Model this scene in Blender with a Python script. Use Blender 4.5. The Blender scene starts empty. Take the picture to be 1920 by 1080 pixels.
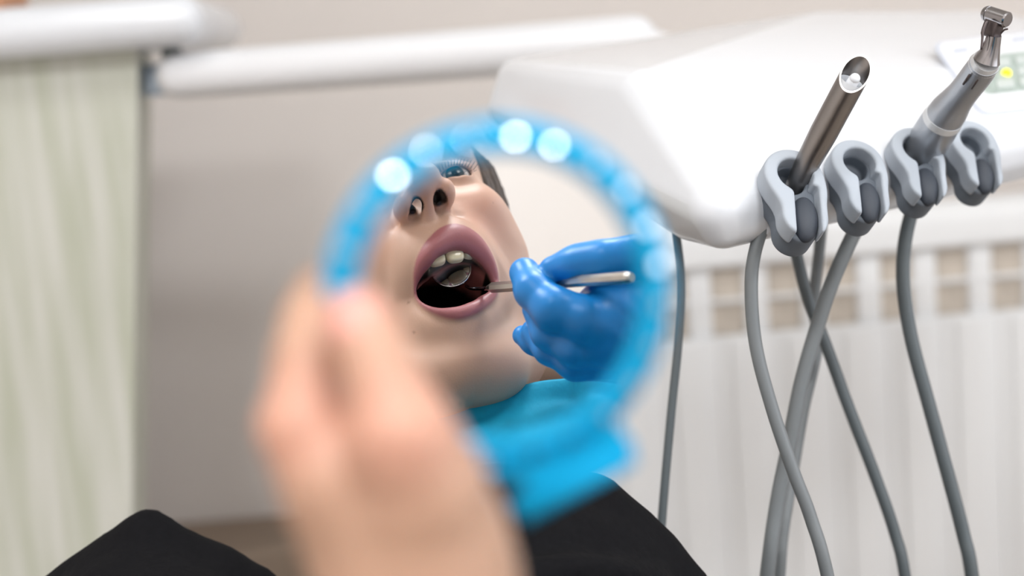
import bpy, bmesh, math
import numpy as np
from mathutils import Vector, Matrix

# ------------------------------------------------------------------ camera
PI = math.pi
CAM = np.array([0.0, 0.0, 1.25])
PITCH, ROLL = math.radians(-8.0), math.radians(4.5)
K = 0.000375                       # sensor slope of one pixel (36 mm / 50 mm / 1920)
_f = np.array([0, math.cos(PITCH), math.sin(PITCH)])
_u0 = np.array([0, -math.sin(PITCH), math.cos(PITCH)])
_r0 = np.array([1.0, 0, 0])
CR = math.cos(ROLL) * _r0 - math.sin(ROLL) * _u0
CU = math.sin(ROLL) * _r0 + math.cos(ROLL) * _u0
CF = _f
BAS = np.array([CR, CF, CU])       # rows: right, forward, up

scene = bpy.context.scene
cd = bpy.data.cameras.new('camera')
cam = bpy.data.objects.new('camera', cd)
scene.collection.objects.link(cam)
m = Matrix.Identity(4)
for i in range(3):
    m[i][0], m[i][1], m[i][2], m[i][3] = CR[i], CU[i], -CF[i], CAM[i]
cam.matrix_world = m
cd.sensor_width = 36
cd.lens = 50
cd.clip_start = 0.01
cd.dof.use_dof = True
cd.dof.focus_distance = 0.85
cd.dof.aperture_fstop = 3.4
cd.dof.aperture_blades = 0
scene.camera = cam
#DEBUGCAM

w = bpy.data.worlds.new('world'); scene.world = w; w.use_nodes = True
bg = w.node_tree.nodes['Background']
bg.inputs[0].default_value = (0.80, 0.88, 1.0, 1); bg.inputs[1].default_value = 1.0
scene.view_settings.view_transform = 'Standard'
scene.view_settings.look = 'None'
scene.view_settings.gamma = 1
scene.view_settings.exposure = -0.17
scene.cycles.max_bounces = 8
scene.cycles.caustics_reflective = True
scene.cycles.sample_clamp_indirect = 8

RX0, RX1, RY0, RY1, RZ1 = -1.9, 2.3, -2.1, 2.45, 2.75

def area(name, loc, size, size_y, power, color, rot):
    l = bpy.data.lights.new(name, 'AREA'); l.shape = 'RECTANGLE'; l.size = size; l.size_y = size_y
    l.energy = power; l.color = color
    o = bpy.data.objects.new(name, l); scene.collection.objects.link(o)
    o.location = loc; o.rotation_euler = rot
    return o
LAMPS = [(-0.55, 0.5), (1.0, 0.5), (-0.55, -1.0), (1.0, -1.0)]
for (lx, ly) in LAMPS:
    area('ceiling_light_glow', (lx, ly, RZ1 - 0.035), 0.56, 0.56, 3 if ly > 0 else 35, (0.97, 0.985, 1.0), (0, 0, 0))
area('window_daylight', (RX1 - 0.02, -0.2, 1.6), 1.5, 1.9, 30, (0.93, 0.96, 1.0), (0, math.radians(90), 0))
# ------------------------------------------------------------------ helpers
def C2W(p):
    """camera-frame coordinates (right, forward, up) to world"""
    return CAM + np.asarray(p, float) @ BAS
def PC(px, py, d):
    return np.array([(px - 960) * K * d, d, (540 - py) * K * d])
def P(px, py, d):
    return C2W(PC(px, py, d))
# the hand mirror's plane (camera frame)
MC = PC(940, 560, 0.36)
_a, _b = math.radians(12), math.radians(8)
MN = np.array([math.sin(_a) * math.cos(_b), -math.cos(_a) * math.cos(_b), -math.sin(_b)])
def RF(p):
    """what the photo shows inside the mirror, taken back to where it stands in the room"""
    p = np.asarray(p, float)
    return p - 2 * ((p - MC) @ MN)[..., None] * MN
def V(px, py, d):
    return C2W(RF(PC(px, py, d)))

def srgb(r, g, b):
    def f(c):
        c /= 255.0
        return c / 12.92 if c <= 0.04045 else ((c + 0.055) / 1.055) ** 2.4
    return (f(r), f(g), f(b), 1)

def mat(name, col, rough=0.5, metal=0.0, sss=0.0, sss_r=(0.0035, 0.0014, 0.0008), noise=0.0, nscale=40, bump=0.0,
        coat=0.0, spec=0.5, stretch=None, col2=None, emit=None, trans=0.0, sheen=0.0):
    M = bpy.data.materials.new(name); M.use_nodes = True
    nt = M.node_tree; b = nt.nodes['Principled BSDF']
    b.inputs['Base Color'].default_value = col
    b.inputs['Roughness'].default_value = rough
    b.inputs['Metallic'].default_value = metal
    b.inputs['Specular IOR Level'].default_value = spec
    b.inputs['Coat Weight'].default_value = coat
    b.inputs['Transmission Weight'].default_value = trans
    b.inputs['Sheen Weight'].default_value = sheen
    if sss > 0:
        b.inputs['Subsurface Weight'].default_value = sss
        b.inputs['Subsurface Radius'].default_value = sss_r
        b.inputs['Subsurface Scale'].default_value = 1.0
    if emit:
        b.inputs['Emission Color'].default_value = emit[0]; b.inputs['Emission Strength'].default_value = emit[1]
    if noise > 0 or bump > 0 or col2:
        tc = nt.nodes.new('ShaderNodeTexCoord'); mp = nt.nodes.new('ShaderNodeMapping')
        nt.links.new(tc.outputs['Object'], mp.inputs[0])
        if stretch: mp.inputs['Scale'].default_value = stretch
        nz = nt.nodes.new('ShaderNodeTexNoise'); nz.inputs['Scale'].default_value = nscale; nz.inputs['Detail'].default_value = 5
        nt.links.new(mp.outputs[0], nz.inputs['Vector'])
        if noise > 0 or col2:
            mx = nt.nodes.new('ShaderNodeMix'); mx.data_type = 'RGBA'
            c2 = col2 if col2 else tuple(min(1, c * (1 - noise)) for c in col[:3]) + (1,)
            mx.inputs[6].default_value = col; mx.inputs[7].default_value = c2
            rp = nt.nodes.new('ShaderNodeMapRange'); rp.inputs[1].default_value = 0.35; rp.inputs[2].default_value = 0.65
            nt.links.new(nz.outputs[0], rp.inputs[0]); nt.links.new(rp.outputs[0], mx.inputs[0])
            nt.links.new(mx.outputs[2], b.inputs['Base Color'])
        if bump > 0:
            bp = nt.nodes.new('ShaderNodeBump'); bp.inputs['Strength'].default_value = bump; bp.inputs['Distance'].default_value = 0.002
            nt.links.new(nz.outputs[0], bp.inputs['Height']); nt.links.new(bp.outputs[0], b.inputs['Normal'])
    return M

def mk(name, verts, faces, material, parent=None, smooth=True, origin=None, attrs=None, sharp=None):
    verts = np.asarray(verts, float)
    if origin is None:
        lo, hi = verts.min(0), verts.max(0); origin = np.array([(lo[0]+hi[0])/2, (lo[1]+hi[1])/2, lo[2]])
    me = bpy.data.meshes.new(name)
    if isinstance(faces, np.ndarray):
        me.from_pydata((verts - origin).tolist(), [], faces.tolist())
    else:
        me.from_pydata((verts - origin).tolist(), [], [tuple(int(i) for i in f) for f in faces])
    me.validate()
    o = bpy.data.objects.new(name, me); scene.collection.objects.link(o)
    for mm in (material if isinstance(material, (list, tuple)) else [material]): me.materials.append(mm)
    if smooth: me.polygons.foreach_set('use_smooth', [True] * len(me.polygons))
    if attrs:
        for k, v in attrs.items():
            a = me.attributes.new(k, 'FLOAT', 'POINT'); a.data.foreach_set('value', np.asarray(v, np.float32))
    if sharp is not None:
        bm = bmesh.new(); bm.from_mesh(me)
        for e in bm.edges:
            if len(e.link_faces) == 2 and e.calc_face_angle(0) > math.radians(sharp): e.smooth = False
        bm.to_mesh(me); bm.free()
    o.location = origin
    if parent is not None:
        o.parent = parent; o.location = Vector(origin) - wloc(parent)
    me.update()
    return o
def wloc(o):
    v = Vector(o.location)
    while o.parent is not None:
        o = o.parent; v += Vector(o.location)
    return v
def fixn(o):
    bm = bmesh.new(); bm.from_mesh(o.data); bmesh.ops.recalc_face_normals(bm, faces=bm.faces); bm.to_mesh(o.data); bm.free(); return o
def tag(o, label, cat, group=None, kind=None):
    o['label'] = label; o['category'] = cat
    if group: o['group'] = group
    if kind: o['kind'] = kind
    return o
def struct(o):
    o['kind'] = 'structure'; return o
def empty(name, loc):
    o = bpy.data.objects.new(name, None); scene.collection.objects.link(o); o.location = loc; o.empty_display_size = 0.05
    return o

def box_vf(lo, hi, bev=0.0, seg=3):
    bm = bmesh.new(); bmesh.ops.create_cube(bm, size=1)
    lo, hi = np.array(lo, float), np.array(hi, float)
    for v in bm.verts:
        for i in range(3): v.co[i] = (lo[i] + hi[i]) / 2 + v.co[i] * (hi[i] - lo[i])
    if bev > 0: bmesh.ops.bevel(bm, geom=bm.edges[:] + bm.verts[:], offset=bev, segments=seg, affect='EDGES', profile=0.5)
    bm.verts.index_update()
    vs = np.array([v.co[:] for v in bm.verts]); fs = [[v.index for v in f.verts] for f in bm.faces]; bm.free()
    return vs, fs
def merge(parts):
    V_, F_, n = [], [], 0
    for vs, fs in parts:
        V_.append(np.asarray(vs)); F_ += [[i + n for i in f] for f in fs]; n += len(vs)
    return np.concatenate(V_), F_
def frame_of(d, hint=(0, 0, 1)):
    d = np.asarray(d, float); d = d / np.linalg.norm(d); h = np.asarray(hint, float)
    if abs(d @ h) > 0.95: h = np.array([1.0, 0, 0])
    a = np.cross(h, d); a /= np.linalg.norm(a); b = np.cross(d, a)
    return a, b, d
def spline(pts, n):
    """Catmull-Rom through points"""
    p = np.asarray(pts, float); p = np.vstack([2*p[0]-p[1], p, 2*p[-1]-p[-2]])
    out = []
    m_ = len(p) - 3
    for i in range(m_):
        for t in np.linspace(0, 1, n, endpoint=(i == m_ - 1)):
            a, b, c, d = p[i:i+4]
            out.append(0.5*((2*b)+(-a+c)*t+(2*a-5*b+4*c-d)*t*t+(-a+3*b-3*c+d)*t**3))
    return np.array(out)
def tube_vf(pts, rad, seg=16, cap=True, sub=0, squash=None):
    p = spline(pts, sub) if sub else np.asarray(pts, float)
    n = len(p); r = np.interp(np.linspace(0, 1, n), np.linspace(0, 1, len(rad)), rad) if hasattr(rad, '__len__') else np.full(n, rad)
    vs, fs = [], []
    t = np.gradient(p, axis=0); a, b, _ = frame_of(t[0])
    for i in range(n):
        d = t[i] / np.linalg.norm(t[i]); a = a - (a @ d) * d; a /= np.linalg.norm(a); b = np.cross(d, a)
        for j in range(seg):
            th = 2*PI*j/seg; vs.append(p[i] + r[i]*(math.cos(th)*a + math.sin(th)*b))
    for i in range(n-1):
        for j in range(seg):
            k = (j+1) % seg; fs.append([i*seg+j, i*seg+k, (i+1)*seg+k, (i+1)*seg+j])
    if cap:
        fs.append(list(range(seg))[::-1]); fs.append([(n-1)*seg+j for j in range(seg)])
    return np.array(vs), fs
def lathe_vf(prof, p0, axis, seg=40, cap=True, hint=(0, 0, 1)):
    """prof: list of (distance along axis, radius)"""
    a, b, d = frame_of(axis, hint); vs, fs = [], []
    p0 = np.asarray(p0, float)
    for (s, r) in prof:
        for j in range(seg):
            th = 2*PI*j/seg; vs.append(p0 + s*d + r*(math.cos(th)*a + math.sin(th)*b))
    for i in range(len(prof)-1):
        for j in range(seg):
            k = (j+1) % seg; fs.append([i*seg+j, i*seg+k, (i+1)*seg+k, (i+1)*seg+j])
    if cap:
        fs.append(list(range(seg))[::-1]); fs.append([(len(prof)-1)*seg+j for j in range(seg)])
    return np.array(vs), fs
def sphere_vf(c, r, seg=24, rings=14, R=None):
    vs, fs = [], []
    r = np.broadcast_to(np.asarray(r, float), 3)
    for i in range(rings+1):
        ph = PI*i/rings
        for j in range(seg):
            th = 2*PI*j/seg; v = np.array([math.sin(ph)*math.cos(th), math.sin(ph)*math.sin(th), math.cos(ph)])*r
            if R is not None: v = R @ v
            vs.append(np.asarray(c) + v)
    for i in range(rings):
        for j in range(seg):
            k = (j+1) % seg; fs.append([i*seg+j, (i+1)*seg+j, (i+1)*seg+k, i*seg+k])
    return np.array(vs), fs

# ------------------------------------------------------------------ implicit surfaces -> mesh
def smin(a, b, k):
    h = np.clip(0.5 + 0.5*(b-a)/k, 0, 1); return b + (a-b)*h - k*h*(1-h)
def smax(a, b, k): return -smin(-a, -b, k)
def ell(p, c, r):
    q = (p - np.float32(c)); r = np.float32(r)
    k0 = np.sqrt(((q/r)**2).sum(1)); k1 = np.sqrt(((q/(r*r))**2).sum(1)) + 1e-9
    return k0*(k0-1)/k1
def sph(p, c, r): return np.sqrt(((p-np.float32(c))**2).sum(1)) - r
def cap(p, a, b, ra, rb=None):
    rb = ra if rb is None else rb
    a = np.float32(a); b = np.float32(b); ab = b-a
    h = np.clip(((p-a) @ ab)/np.float32(ab @ ab), 0, 1)
    q = p - a - h[:, None]*ab
    return np.sqrt((q*q).sum(1)) - (ra + (rb-ra)*h)
def chain(p, pts, rad, k=0.004):
    d = None
    for i in range(len(pts)-1):
        e = cap(p, pts[i], pts[i+1], rad[i], rad[i+1]); d = e if d is None else smin(d, e, k)
    return d
def wob(p, s, seed=0.0):
    x, y, z = p[:, 0]*s, p[:, 1]*s, p[:, 2]*s
    return (np.sin(x+1.7*np.sin(y*.8+seed)+seed)+np.sin(y*1.1+1.3*np.sin(z*.9)+2*seed)+np.sin(z*1.2+1.5*np.sin(x*1.1)+3*seed))/3
def poly(fn, lo, hi, h):
    """sample fn near its zero set only, then naive surface nets"""
    lo = np.array(lo, float); hi = np.array(hi, float); B = 8
    nb = np.ceil((hi-lo)/(h*B)).astype(int)
    n = nb*B + 1
    F = np.full(n, 1.0, np.float32)
    bi = np.stack(np.meshgrid(*[np.arange(k) for k in nb], indexing='ij'), -1).reshape(-1, 3)
    cen = (lo + (bi+0.5)*B*h).astype(np.float32)
    fc = fn(cen)
    act = np.abs(fc) < B*h*0.9*1.6
    ins = (fc < 0) & ~act
    for b in bi[ins]:
        s = b*B; F[s[0]:s[0]+B+1, s[1]:s[1]+B+1, s[2]:s[2]+B+1] = -1
    loc = np.stack(np.meshgrid(*[np.arange(B+1)]*3, indexing='ij'), -1).reshape(-1, 3)
    ab = bi[act]
    for s in range(0, len(ab), 400):
        idx = (ab[s:s+400, None, :]*B + loc[None]).reshape(-1, 3)
        F[idx[:, 0], idx[:, 1], idx[:, 2]] = fn((lo + idx*h).astype(np.float32))
    F[0] = F[-1] = 1; F[:, 0] = F[:, -1] = 1; F[:, :, 0] = F[:, :, -1] = 1
    S = F < 0
    c = [S[i:n[0]-1+i, j:n[1]-1+j, k:n[2]-1+k] for i in (0, 1) for j in (0, 1) for k in (0, 1)]
    tot = sum(x.astype(np.int8) for x in c); cells = np.argwhere((tot > 0) & (tot < 8)); del c, tot
    acc = np.zeros((len(cells), 3)); cnt = np.zeros(len(cells))
    corners = [(i, j, k) for i in (0, 1) for j in (0, 1) for k in (0, 1)]
    for a in corners:
        for ax in range(3):
            if a[ax]: continue
            b = list(a); b[ax] = 1
            A_ = cells + a; B_ = cells + b
            fa = F[A_[:, 0], A_[:, 1], A_[:, 2]]; fb = F[B_[:, 0], B_[:, 1], B_[:, 2]]
            m_ = (fa < 0) != (fb < 0)
            t = np.where(m_, fa/np.where(m_, fa-fb, 1), 0)
            pt = np.tile(np.array(a, float), (len(cells), 1)); pt[:, ax] += t
            acc[m_] += pt[m_]; cnt[m_] += 1
    verts = lo + (cells + acc/cnt[:, None])*h
    ID = np.full(n-1, -1, np.int32); ID[cells[:, 0], cells[:, 1], cells[:, 2]] = np.arange(len(cells))
    faces = []
    for ax in range(3):
        o1, o2 = [(1, 2), (2, 0), (0, 1)][ax]
        sa = [slice(None)]*3; sb = [slice(None)]*3; sa[ax] = slice(0, -1); sb[ax] = slice(1, None)
        a, b = S[tuple(sa)], S[tuple(sb)]
        e = np.argwhere(a != b)
        sgn = a[e[:, 0], e[:, 1], e[:, 2]]
        q = []
        for (d1, d2) in ((-1, -1), (0, -1), (0, 0), (-1, 0)):
            i = e.copy(); i[:, o1] += d1; i[:, o2] += d2; q.append(ID[i[:, 0], i[:, 1], i[:, 2]])
        q = np.stack(q, 1); q[~sgn] = q[~sgn][:, ::-1]
        faces.append(q[(q >= 0).all(1)])
    return verts, np.concatenate(faces)
def outward(v, f):
    f = np.asarray(f); a, b, c = v[f[:, 0]], v[f[:, 1]], v[f[:, 2]]
    vol = np.einsum('ij,ij->i', a - v.mean(0), np.cross(b - a, c - a)).sum()
    return f if vol > 0 else f[:, ::-1]
def node_mat_attr(name, base, layers, rough=0.45, sss=0.12, bump=0.15, bscale=900, noise_amt=0.06, rough2=None):
    """skin: base colour mottled by noise, then each (attribute, colour) laid over it"""
    M = mat(name, base, rough=rough, sss=sss)
    nt = M.node_tree; b = nt.nodes['Principled BSDF']
    tc = nt.nodes.new('ShaderNodeTexCoord')
    nz = nt.nodes.new('ShaderNodeTexNoise'); nz.inputs['Scale'].default_value = 38; nz.inputs['Detail'].default_value = 4
    nt.links.new(tc.outputs['Object'], nz.inputs['Vector'])
    mx = nt.nodes.new('ShaderNodeMix'); mx.data_type = 'RGBA'
    mx.inputs[6].default_value = base
    mx.inputs[7].default_value = (base[0]*0.96, base[1]*(1-noise_amt*1.8), base[2]*(1-noise_amt*2), 1)
    nt.links.new(nz.outputs[0], mx.inputs[0]); last = mx.outputs[2]
    for (att, col) in layers:
        an = nt.nodes.new('ShaderNodeAttribute'); an.attribute_name = att
        m2 = nt.nodes.new('ShaderNodeMix'); m2.data_type = 'RGBA'; m2.inputs[7].default_value = col
        nt.links.new(an.outputs['Fac'], m2.inputs[0]); nt.links.new(last, m2.inputs[6]); last = m2.outputs[2]
    nt.links.new(last, b.inputs['Base Color'])
    n2 = nt.nodes.new('ShaderNodeTexNoise'); n2.inputs['Scale'].default_value = bscale; n2.inputs['Detail'].default_value = 3
    nt.links.new(tc.outputs['Object'], n2.inputs['Vector'])
    bp = nt.nodes.new('ShaderNodeBump'); bp.inputs['Strength'].default_value = bump; bp.inputs['Distance'].default_value = 0.0006
    nt.links.new(n2.outputs[0], bp.inputs['Height']); nt.links.new(bp.outputs[0], b.inputs['Normal'])
    return M

# ------------------------------------------------------------------ materials
M_wall = mat('cream_paint', srgb(232, 226, 222), rough=0.85, noise=0.02, nscale=6)
M_ceil = mat('white_paint', srgb(235, 233, 228), rough=0.9, noise=0.02, nscale=5)
M_floor = mat('floor_vinyl', srgb(170, 158, 145), rough=0.5, noise=0.15, nscale=12)
M_dado = mat('taupe_laminate', srgb(150, 133, 118), rough=0.7, noise=0.05, nscale=10)
M_white = mat('white_plastic', srgb(226, 230, 236), rough=0.22, coat=0.3, noise=0.01, nscale=8)
M_arm = mat('white_enamel', srgb(232, 234, 238), rough=0.3, noise=0.01, nscale=8)
M_skin = node_mat_attr('skin', srgb(204, 169, 148),
    [('tan', srgb(180, 142, 118)), ('cheek', srgb(210, 150, 130)), ('lip', srgb(166, 102, 106)), ('cav', srgb(24, 9, 10)), ('pal', srgb(212, 132, 124)), ('brow', srgb(92, 66, 52)), ('nail', srgb(228, 162, 152))], sss=0.14)  # cav: shade inside mouth and nostrils, put into the skin colour
M_steel = mat('brushed_steel', srgb(190, 184, 176), rough=0.28, metal=1.0, noise=0.08, nscale=60, stretch=(1, 1, 8))
M_chrome = mat('chrome', srgb(225, 226, 228), rough=0.12, metal=1.0, noise=0.03, nscale=60)
M_mirror = mat('mirror_silver', (0.86, 0.875, 0.88, 1), rough=0.0, metal=1.0)
M_blue = mat('cyan_plastic', srgb(0, 152, 200), spec=.2, rough=0.7, noise=0.04, nscale=20)
M_bead = mat('silver_stud', srgb(214, 226, 232), rough=0.16, metal=1.0)
M_glove = mat('blue_nitrile', srgb(20, 138, 220), rough=0.38, noise=0.1, nscale=50, bump=0.25, sss=0.04)
M_bib = mat('turquoise_paper', srgb(0, 172, 214), rough=0.75, noise=0.08, nscale=120, bump=0.3)
M_black = mat('black_cotton', srgb(17, 17, 20), rough=0.95, noise=0.2, nscale=200, bump=0.3, sheen=0.0, spec=0.15)

# ------------------------------------------------------------------ the patient
HR = np.array([[-0.93897241, 0.14166484, -0.31346753], [-0.29037348, -0.8149847, 0.50148099], [-0.18442902, 0.56189947, 0.80638385]])
HT = np.array([-0.07005461, 0.95528116, 0.00244074]); HS = 1.011
def HV(p):      # head frame (metres) -> camera frame as seen in the mirror
    return HS * (np.asarray(p, float) @ HR.T) + HT
def HW(p):      # head frame -> where the head really is
    return C2W(RF(HV(p)))

MZ = -0.0605    # mouth centre height
def lipcurve(t):
    s, c = np.sin(t), np.cos(t)
    up = s > 0
    x = 0.0250*c
    z = MZ + np.where(up, 0.0225*s, 0.0265*s)
    y = np.where(up, 0.083 + 0.0150*s, 0.083 + 0.003*s) - 0.004*np.abs(c)**3
    return x, y, z
def unproj(px, py):
    '''where a pixel's ray meets the mouth surface, in head coordinates'''
    o_ = (HR.T @ (-HT))/HS; dr = HR.T @ np.array([(px-960)*K, 1, (540-py)*K])/HS
    yy = 0.088
    for _ in range(12):
        q = o_ + dr*((yy-o_[1])/dr[1]); ph = math.atan2(q[2]-MZ, q[0]); yy = mouth_y(math.sin(ph), math.cos(ph))
    return q
def mouth_y(s_, c_):
    return 0.0835 + 0.0130*np.maximum(s_, 0) + 0.0035*np.maximum(-s_, 0) - 0.005*np.abs(c_)**3
INN = [(700,610),(712,665),(760,710),(830,728),(920,720),(1010,695),(1080,655),(1140,625),(1165,595),(1160,560),(1130,490),(1085,435),(1040,398),(990,370),(930,362),(870,385),(800,450),(750,505),(715,560)]
OUTL = [(686,590),(690,500),(724,400),(785,315),(860,250),(930,225),(1000,240),(1080,290),(1140,370),(1178,450),(1197,540),(1200,600),(1190,645),(1130,715),(1050,768),(960,795),(870,785),(780,750),(718,705),(688,650)]
def polar(pl):
    pts = np.array([unproj(560+a/3.195, 351+b/3.195) for a, b in pl]); ph = np.arctan2(pts[:, 2]-MZ, pts[:, 0]); r = np.hypot(pts[:, 2]-MZ, pts[:, 0])
    i = np.argsort(ph); ph, r = ph[i], r[i]; g_ = np.linspace(-PI, PI, 361)
    rr_ = np.interp(g_, np.r_[ph-2*PI, ph, ph+2*PI], np.r_[r, r, r])
    k_ = np.exp(-(np.arange(-12, 13)/5.0)**2); k_ /= k_.sum(); rr_ = np.convolve(np.r_[rr_[-13:-1], rr_, rr_[1:13]], k_, 'valid')
    return g_, rr_
PI_, PO_ = polar(INN), polar(OUTL)
def mouth_polar(x, z):
    ph = np.arctan2(z-MZ, x); return np.hypot(x, z-MZ), np.interp(ph, *PI_), np.interp(ph, *PO_), np.sin(ph), np.cos(ph)
def head_sdf(p):
    x, y, z = p[:, 0], p[:, 1], p[:, 2]; ax = np.abs(x)
    q = np.stack([ax, y, z], 1)
    d = ell(q, (0, -0.012, 0.048), (0.073, 0.094, 0.086))
    d = smin(d, ell(q, (0, 0.028, -0.012), (0.060, 0.062, 0.086)), 0.02)
    d = smin(d, ell(q, (0, 0.052, 0.062), (0.050, 0.030, 0.040)), 0.025)              # forehead
    d = smin(d, ell(q, (0.036, 0.052, 0.002), (0.027, 0.030, 0.022)), 0.018)           # cheekbone
    d = smin(d, ell(q, (0, 0.062, -0.030), (0.036, 0.034, 0.030)), 0.014)              # upper jaw
    d = smin(d, cap(q, (0.047, 0.036, -0.020), (0.041, 0.030, -0.082), 0.024, 0.022), 0.02)   # stretched cheek
    d = smin(d, cap(q, (0.056, -0.012, -0.052), (0.022, 0.052, -0.104), 0.016, 0.019), 0.022) # jaw
    d = smin(d, ell(q, (0, 0.060, -0.106), (0.022, 0.020, 0.017)), 0.016)             # chin
    d = smin(d, ell(q, (0, 0.020, -0.092), (0.042, 0.050, 0.020)), 0.02)              # under the chin
    d = smin(d, cap(q, (0, -0.028, -0.050), (0.0, -0.040, -0.20), 0.052, 0.056), 0.03)
    # muzzle ring carrying the lips
    rho, ri, ro, sn, cs = mouth_polar(x, z); my = mouth_y(sn, cs); rm = (ri+ro)/2
    dr = np.sqrt((rho-rm-.001)**2 + (y-(my-0.0115))**2)
    d = smin(d, dr - 0.0095, 0.014)
    # eye socket and lids
    d = smax(d, -sph(q, (0.031, 0.099, 0.027), 0.0165), 0.014)
    d = smin(d, sph(q, (0.031, 0.0715, 0.0245), 0.0142), 0.004)
    d = smin(d, cap(q, (0.014, 0.083, 0.046), (0.044, 0.076, 0.050), 0.0065, 0.005), 0.012)  # brow ridge
    d = smin(d, cap(q, (0.020, 0.0845, 0.0305), (0.043, 0.0785, 0.0290), 0.0024, 0.0020), 0.004)
    # nose
    q0_ = q; q = np.stack([ax, y, z + 0.16*x - 0.0015], 1)
    n = cap(q, (0, 0.078, 0.036), (0, 0.106, 0.003), 0.0075, 0.0088)
    n = smin(n, ell(q, (0, 0.1105, -0.0015), (0.0110, 0.0105, 0.0100)), 0.008)
    n = smin(n, ell(q, (0.0130, 0.0990, -0.0085), (0.0072, 0.0125, 0.0085)), 0.005)
    n = smin(n, cap(q, (0, 0.111, -0.009), (0, 0.098, -0.0175), 0.0036, 0.0042), 0.004)
    d = smin(d, n, 0.006)
    nr = cap(q, (0.0068, 0.1110, -0.0168), (0.0090, 0.1000, -0.0160), 0.0028, 0.0040)
    nr = np.minimum(nr, cap(q, (0.0080, 0.1040, -0.0150), (0.0055, 0.094, 0.012), 0.0040, 0.004))
    d = smax(d, -nr, 0.0018); q = q0_
    # alar crease, philtrum, fold beside the mouth
    d = smax(d, -cap(q, (0.0200, 0.0905, -0.003), (0.0190, 0.0915, -0.014), 0.0008), 0.005)
    d = smax(d, -cap(q, (0, 0.1065, -0.022), (0, 0.1060, -0.032), 0.0022), 0.006)
    d = d + 0.0007*np.exp(-((cap(q, (0.022, 0.088, -0.016), (0.038, 0.074, -0.058), 0.0)/0.004)**2))
    # mouth cavity
    cav = (rho-(ri+.0012))*0.9
    cavity = smax(cav, np.abs(y-0.085)-0.06, 0.006)
    cavity = np.minimum(cavity, ell(q, (0, 0.042, MZ+0.001), (0.027, 0.036, 0.029)))
    cavity = np.minimum(cavity, cap(q, (0, 0.040, MZ+.001), (0, -0.030, MZ-.012), 0.025, 0.013))
    d = smax(d, -cavity, 0.004)
    wd = (ro-ri)/2+.0003; dp = .0042+.0012*(sn > 0)*sn
    fl = (np.sqrt(((rho-rm)/wd)**2 + ((y-my+.0012)/dp)**2)-1)*np.minimum(wd, dp)*.9
    d = smin(d, fl, 0.0018)
    # eyelid slit
    slit = ell(q, (0.0325, 0.086, 0.0228), (0.0138, 0.010, 0.0036))
    d = smax(d, -slit, 0.0012)
    d = smax(d, -sph(q, (0.031, 0.0715, 0.0245), 0.0124), 0.0008)
    # ears
    e = ell(q, (0.077, -0.012, 0.002), (0.007, 0.018, 0.030)); e = smax(e, -ell(q, (0.086, -0.008, 0.006), (0.008, 0.011, 0.018)), 0.004)
    d = smin(d, e, 0.006)
    return d
hv, hf = poly(head_sdf, (-0.092, -0.125, -0.19), (0.092, 0.135, 0.14), 0.00115)
x, y, z = hv.T
rho, ri, ro, sn, cs = mouth_polar(x, z); my = mouth_y(sn, cs)
lip = np.clip((ro-rho)/.0010+.5, 0, 1)*(y > my-.010)*(y > .068)
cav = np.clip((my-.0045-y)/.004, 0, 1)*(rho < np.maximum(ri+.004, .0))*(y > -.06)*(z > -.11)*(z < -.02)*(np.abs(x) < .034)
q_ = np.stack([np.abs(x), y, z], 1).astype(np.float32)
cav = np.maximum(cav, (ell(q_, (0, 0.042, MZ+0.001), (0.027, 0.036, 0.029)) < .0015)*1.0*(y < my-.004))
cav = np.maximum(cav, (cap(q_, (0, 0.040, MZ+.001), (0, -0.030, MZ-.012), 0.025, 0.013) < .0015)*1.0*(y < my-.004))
cheek = np.clip(1.1*np.exp(-(((np.abs(x)-0.040)/0.020)**2 + ((z+0.010)/0.020)**2)), 0, 1)*0.5 + 0.55*np.exp(-((np.abs(x)/0.016)**2 + ((y-0.105)/0.012)**2 + ((z+0.006)/0.014)**2))
cheek = np.clip(cheek, 0, 0.8)
pal = cav*(z > MZ+.010)*np.clip((.078-y)/.008, 0, 1)*np.clip((y-.040)/.010, 0, 1)
qn = np.stack([np.abs(x), y, z + 0.16*x - 0.0015], 1).astype(np.float32)
cav = np.maximum(cav, np.clip((.0076-cap(qn, (.0078, .103, -.0105), (.0055, .094, .012), 0.0))/.001, 0, 1)*(y > .088))  # nostril recesses darkened by colour as well, standing in for shade
mp = HV(hv); mpx_ = 960+mp[:, 0]/mp[:, 1]/K; mpy_ = 540-mp[:, 2]/mp[:, 1]/K
mole = np.zeros(len(hv))
for (a_, b_, r__) in ((766, 567, 2.2), (776, 623, 2.4), (925, 381, 1.0)):
    mole = np.maximum(mole, np.clip(1.6-np.hypot(mpx_-a_, mpy_-b_)/r__, 0, 1)*(y > .02)*.55)
brow = np.clip(1 - (((np.abs(x)-0.031)/0.019)**2 + ((z-0.050+0.12*(np.abs(x)-0.03))/0.0038)**2), 0, 1)*(y > 0.05)
head_v = HW(hv)
att = dict(lip=lip*(1-cav), cav=cav, cheek=cheek, brow=np.maximum(brow, mole), pal=pal, nail=np.zeros(len(hv)))

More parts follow.
